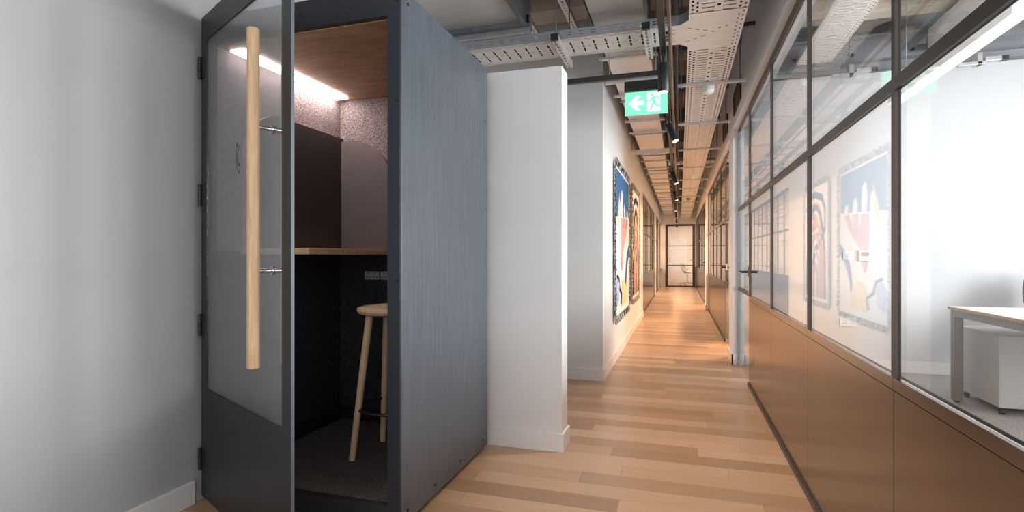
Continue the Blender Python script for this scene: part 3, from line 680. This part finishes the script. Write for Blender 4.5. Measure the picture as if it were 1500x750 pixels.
# cross beams above services
for i, y in enumerate([1.4, 2.75, 3.85, 5.2, 6.5, 7.9, 9.3, 10.8, 12.3, 13.8, 15.3, 16.8, 18.3, 19.7]):
    o = B('ceiling_joist', 'dark_steel', None, (XL+.001, XR-.001, y, y+.07, 3.02, 3.19), (XL+.001, XR-.001, y-.04, y+.11, 3.19, 3.2), bevel=0); o['kind'] = 'structure'; o.name = 'trim_%d' % (i+1)
for i, x in enumerate((-1.15, -.82)):
    o = thing('ceiling_strut', 'slotted steel strut fixed under the concrete soffit, %s' % ('left of the pair' if i == 0 else 'right of the pair, nearer the duct'), 'bracket', (x, 3.2, 2.98))
    B('strut', 'strutY', o, (x-.025, x+.025, 1.6, 4.7, 2.98, 2.983)); BS('strut_web', 'galv', o, (x-.026, x-.024, 1.6, 4.7, 2.981, 3.02), (x+.024, x+.026, 1.6, 4.7, 2.981, 3.02))
    T('threaded_rod', 'galv_dark', o, [((x, 1.9, 2.97), (x, 1.9, 3.45)), ((x, 3.9, 2.97), (x, 3.9, 3.45))], .005, 8)
pipe('black cable conduit along the soffit above the booth', [((-.68, 1.5, 3.05), (-.68, 4.8, 3.05))], .014, 'black')
# detectors under tray
def detector(x, y, z, label, mat='white_plastic'):
    bm = bmesh.new(); lathe(bm, [(.030, -.062), (.044, -.055), (.047, -.045), (.038, -.040), (.050, -.034), (.052, 0)], (x, y, z), 32)
    o = obj('smoke_detector', bm, mat, None, smooth=True); tag(o, label, 'smoke detector')
detector(.22, 4.62, tz-.001, 'white smoke detector under the cable tray, nearest the camera')
detector(.22, 9.6, tz-.001, 'white smoke detector under the cable tray in mid corridor')
detector(.2, 13.3, tz-.001, 'distant round detector under the cable tray near the end door', 'galv_dark')
# wall vents
for i, (a, b) in enumerate(((5.22, 5.87), (6.60, 7.25))):
    v = thing('wall_vent', 'dark slatted air vent high on the right wall, %s' % ('nearer the camera' if i == 0 else 'further from the camera'), 'vent', (XR, (a+b)/2, 2.55))
    B('vent_frame', 'black', v, (XR-.012, XR, a, b, 2.54, 2.56), (XR-.012, XR, a, b, 2.74, 2.76), (XR-.012, XR, a, a+.02, 2.56, 2.74), (XR-.012, XR, b-.02, b, 2.56, 2.74))
    B('vent_slats', 'copper', v, (XR-.004, XR, a+.02, b-.02, 2.56, 2.74), *[(XR-.009, XR-.004, a+.02, b-.02, 2.57+.022*k, 2.575+.022*k) for k in range(8)])

# ------------------------------------------------------------------ meeting room contents
lam = thing('linear_lamp', 'white linear lamp hanging in the glazed room', 'lamp', (1.75, 4.4, 2.42))
B('lamp_body', 'white_plastic', lam, (1.70, 1.80, 3.55, 5.35, 2.425, 2.48), bevel=.003); B('diffuser', 'lamp', lam, (1.703, 1.797, 3.56, 5.34, 2.418, 2.425))
T('suspension_wire', 'chrome', lam, [((1.75, 3.8, 2.48), (1.75, 3.8, 3.45)), ((1.75, 5.1, 2.48), (1.75, 5.1, 3.45))], .002, 6)
beam = thing('steel_beam', 'grey steel beam with bolts above the glazed room wall', 'beam', (2.5, 5.95, 2.95))
B('web', 'grey_steel', beam, (.70, 4.4, 5.99, 6.02, 2.97, 3.22)); B('flange', 'grey_steel', beam, (.70, 4.4, 5.91, 6.10, 2.95, 2.97)); B('flange', 'grey_steel', beam, (.70, 4.4, 5.91, 6.10, 3.22, 3.24))
T('bolt', 'black', beam, [((x, 5.99, 3.08), (x, 5.965, 3.08)) for x in (1.1, 1.6, 2.1, 2.6, 3.1, 3.6)], .016)
for i, (x, lab) in enumerate(((2.55, 'small steel clamp bracket on the room wall under the beam'), (1.55, 'small steel clamp bracket behind the upper glass pane'))):
    b = thing('clamp_bracket', lab, 'bracket', (x, 5.9, 2.86)); B('clamp', 'galv', b, (x-.16, x+.05, 5.80, 5.85, 2.83, 2.86), (x-.02, x+.02, 5.80, 5.90, 2.83, 2.94), (x+.05, x+.17, 5.82, 5.88, 2.86, 2.90), bevel=.004)
    B('clamp_pad', 'black', b, (x+.17, x+.22, 5.82, 5.88, 2.86, 2.90)); T('threaded_rod', 'galv_dark', b, [((x, 5.86, 2.9), (x, 5.86, 3.45))], .006, 8)
for i, x in enumerate((1.25, 2.35, 3.4)):
    o = B('room_tray', 't_main' if i == 0 else 'duct', None, (x-.15, x+.15, -1.5, 5.88, 3.0+.02*i, 3.03+.02*i) if i == 0 else (x-.16, x+.16, -1.5, 5.88, 3.0, 3.22)); o.name = 'cable_tray' if i == 0 else 'air_duct'
    tag(o, ('perforated cable tray high in the glazed room', 'grey air duct high in the glazed room, behind the linear lamp', 'grey air duct nearest the windows of the glazed room')[i], 'cable tray' if i == 0 else 'air duct')
    T('threaded_rod', 'galv_dark', o, [((x+s, y, 3.02), (x+s, y, 3.45)) for s in (-.13, .13) for y in (.5, 2.5, 4.5)], .005, 8)
for i in range(5):
    y = .8+1.15*i
    o = struct('ceiling_rib_room', 'rib', (.70, 4.4, y, y+.25, 3.26, 3.45), bevel=.05)
# desk
dx0, dx1, dy0, dy1 = 2.00, 3.60, 3.40, 5.02
dk = thing('office_desk', 'pale topped desk with a grey metal frame in the glazed room', 'desk', ((dx0+dx1)/2, (dy0+dy1)/2, 0))
B('desktop', 'desktop', dk, (dx0, dx1, dy0, dy1, .713, .735), bevel=.002)
B('desktop_edge', 'ply', dk, (dx0-.002, dx0, dy0, dy1, .714, .734))
B('frame_rail', 'deskframe', dk, (dx0+.01, dx0+.06, dy0+.06, dy1-.075, .660, .712), (dx1-.06, dx1-.01, dy0+.06, dy1-.075, .660, .712), (dx0+.06, dx1-.06, dy1-.06, dy1-.02, .665, .712), (dx0+.06, dx1-.06, dy0+.02, dy0+.06, .665, .712), bevel=.002)
for x, y in ((dx0+.01, dy1-.075), (dx1-.07, dy1-.075), (dx0+.01, dy0), (dx1-.07, dy0)):
    lg = B('leg', 'deskframe', dk, (x, x+.06, y, y+.028, .015, .712), (x, x+.06, y+.034, y+.06, .015, .712), (x+.006, x+.054, y+.028, y+.034, .015, .712), bevel=.002)
    T('levelling_foot', 'black', lg, [((x+.03, y+.03, 0), (x+.03, y+.03, .016))], .018)
# pedestal
px0, px1, py0, py1 = 2.15, 2.58, 4.64, 5.22
pd = thing('drawer_pedestal', 'white metal drawer pedestal on castors beneath the desk', 'cabinet', ((px0+px1)/2, (py0+py1)/2, 0))
B('cabinet_body', 'cab', pd, (px0, px1, py0, py1, .055, .565), bevel=.004)
for k, (a, b) in enumerate(((.065, .30), (.305, .43), (.435, .555))): 
    d_ = B('drawer', 'cab', pd, (px1, px1+.018, py0+.004, py1-.004, a, b), bevel=.002)
for x, y in ((px0+.035, py0+.04), (px1-.05, py0+.04), (px0+.035, py1-.05), (px1-.05, py1-.05)):
    bm = bmesh.new(); tube(bm, (x-.012, y, .022), (x+.012, y, .022), .022, n=20); tube(bm, (x, y, .03), (x, y, .056), .012)
    obj('castor', bm, 'black', pd, smooth=True)
# swivel chair (just inside the frame's right edge)
cx_, cy_ = 3.02, 5.52
ch = thing('office_chair', 'black office chair behind the desk in the glazed room', 'chair', (cx_, cy_, 0))
def shell_chair(ch, cx, cy, mseat, mbase, s=1, yaw=0, seat_z=.46):
    def q(x, y, z):
        c, n = math.cos(yaw), math.sin(yaw); return (cx+c*x-n*y, cy+n*x+c*y, z)
    bm = bmesh.new()
    # one-piece shell: grid swept seat to back
    prof = [(.24, 0), (.23, .0), (.10, -.02), (-.05, -.025), (-.14, -.01), (-.20, .05), (-.23, .14), (-.25, .26), (-.27, .38)]
    wid = [.18, .22, .245, .25, .25, .25, .24, .215, .17]; curl = [.0, .01, .05, .09, .11, .12, .09, .05, .02]
    rows = []
    for (py, pz), w, cu in zip(prof, wid, curl):
        rows.append([])
        for j in range(9):
            t = (j-4)/4
            rows[-1].append(bm.verts.new(q(w*t, py+(cu*t*t if pz > .03 else 0), seat_z+pz+(cu*t*t*1.3 if pz < .06 else 0))))
    for a, b in zip(rows, rows[1:]):
        for j in range(8): bm.faces.new((a[j], a[j+1], b[j+1], b[j]))
    o = obj('seat_shell', bm, mseat, ch, smooth=True); m_ = o.modifiers.new('thickness', 'SOLIDIFY'); m_.thickness = .014
    u_ = o.modifiers.new('sub', 'SUBSURF'); u_.levels = 1; u_.render_levels = 2
    o.modifiers.remove(o.modifiers['edges'])
    T('column', mbase, ch, [(q(0, 0, .08), q(0, 0, seat_z-.04))], .022)
    for k in range(5):
        a = 2*PI*k/5+.3
        bm = bmesh.new(); e = q(.27*math.cos(a), .27*math.sin(a), .065); tube(bm, q(0, 0, .11), e, .020, .012)
        l_ = obj('base_arm', bm, mbase, ch, smooth=True)
        bm = bmesh.new(); tube(bm, (e[0]-.012, e[1], .026), (e[0]+.012, e[1], .026), .026, n=16); tube(bm, (e[0], e[1], .03), (e[0], e[1], .066), .008)
        obj('castor', bm, 'black', l_, smooth=True)
shell_chair(ch, cx_, cy_, 'fabric', 'black', yaw=PI, seat_z=.60)
fc = thing('office_chair', 'white shell swivel chair seen through the end door', 'chair', (.30, 22.1, 0))
M['shell'] = plain('ivory_shell', (.55, .47, .40), .4, var=.02)
shell_chair(fc, .30, 22.1, 'shell', 'chrome', yaw=-PI/2-.5, seat_z=.48)
ft = thing('meeting_table', 'small round table at the right of the room behind the end door', 'table', (.95, 22.3, 0))
bm = bmesh.new(); lathe(bm, [(.45, .72), (.46, .73), (.45, .74)], (.95, 22.3, 0), 40); obj('tabletop', bm, 'black', ft)
bm = bmesh.new(); lathe(bm, [(.25, 0), (.24, .02), (.03, .04), (.03, .72)], (.95, 22.3, 0), 32); obj('pedestal_base', bm, 'black', ft)
# thermostat, sockets on room wall
th = thing('thermostat', 'white wall thermostat with a small grey screen', 'thermostat', (1.74, 6.10, 1.10))
B('casing', 'white_plastic', th, (1.69, 1.79, 6.075, 6.10, 1.075, 1.185), bevel=.004)
B('display', 'grey_plastic', th, (1.705, 1.775, 6.0735, 6.075, 1.125, 1.165)); BS('button', 'galv', th, *[(1.705+.018*k, 1.717+.018*k, 6.0735, 6.075, 1.09, 1.10) for k in range(4)])
s_ = socket(None, 'white_plastic', None, lambda u, v, n: (1.60+u, 6.0995-n, .47+v), w=.146, gang=2, name='wall_socket'); tag(s_, 'white double wall socket low on the glazed room wall', 'socket')
s_ = socket(None, 'white_plastic', None, lambda u, v, n: (1.595+u, 6.0995-n, 1.13+v), w=.086, gang=1, name='light_switch'); tag(s_, 'white square switch plate left of the thermostat', 'switch')

# ------------------------------------------------------------------ lights
def area(name, loc, rot, sx, sy, pw, col):
    l = bpy.data.lights.new(name, 'AREA'); l.shape = 'RECTANGLE'; l.size = sx; l.size_y = sy; l.energy = pw; l.color = col
    o = bpy.data.objects.new(name, l); COL.objects.link(o); o.location = loc; o.rotation_euler = rot; return o
# sky light outside the four windows of the glazed room
for y, w, pw in ((-1.6, 1.95, 20), (.85, 1.95, 125), (3.3, 1.95, 185), (5.22, .95, 15)):
    area('daylight_window', (4.75, y, 1.70), (0, R(90), 0), 1.9, w, pw, (.93, .965, 1))
def ceiling_panel(x, y, z, sx, sy, pw, label):
    t = thing('ceiling_lamp', label, 'lamp', (x, y, z))
    B('housing', 'white_plastic', t, (x-sx/2-.01, x+sx/2+.01, y-sy/2-.01, y+sy/2+.01, z, z+.05)); B('diffuser', 'lampw', t, (x-sx/2, x+sx/2, y-sy/2, y+sy/2, z-.006, z))
    T('suspension_rod', 'galv_dark', t, [((x, y, z+.05), (x, y, 3.45))], .006, 8)
    a = area('lamp_glow', (x, y, z-.02), (0, 0, 0), sx, sy, pw, (1, .64, .40)); return t
ceiling_panel(2.0, 9.0, 2.75, .3, 3.0, 190, 'long warm lamp inside the second glazed room on the right')
ceiling_panel(2.0, 16.0, 2.75, .3, 4.0, 190, 'long warm lamp inside the furthest glazed room on the right')
ceiling_panel(-2.1, 13.2, 2.75, .3, 3.6, 210, 'long warm lamp inside the glazed room on the left')
ceiling_panel(-2.1, 18.3, 2.75, .3, 2.6, 90, 'long warm lamp inside the furthest glazed room on the left')
ceiling_panel(.2, 22.4, 2.75, .3, .9, 38, 'warm lamp inside the room behind the end door')
w = bpy.data.worlds.new('office_ambient'); C.world = w; w.use_nodes = True
bg = w.node_tree.nodes['Background']; bg.inputs[0].default_value = (.97, .98, 1, 1); bg.inputs[1].default_value = 1.0

# ------------------------------------------------------------------ camera
cam = bpy.data.cameras.new('camera'); cam.sensor_width = 36; cam.lens = 788/1500*36; cam.clip_start = .02; cam.shift_y = 1/1500
co = bpy.data.objects.new('camera', cam); COL.objects.link(co); co.location = (0, 0, 1.12); co.rotation_euler = (R(90), 0, R(17.3))
C.camera = co
C.view_settings.view_transform = 'Standard'; C.view_settings.look = 'None'; C.view_settings.gamma = 1; C.view_settings.use_curve_mapping = False
C.view_settings.exposure = .85
C.cycles.transparent_max_bounces = 32
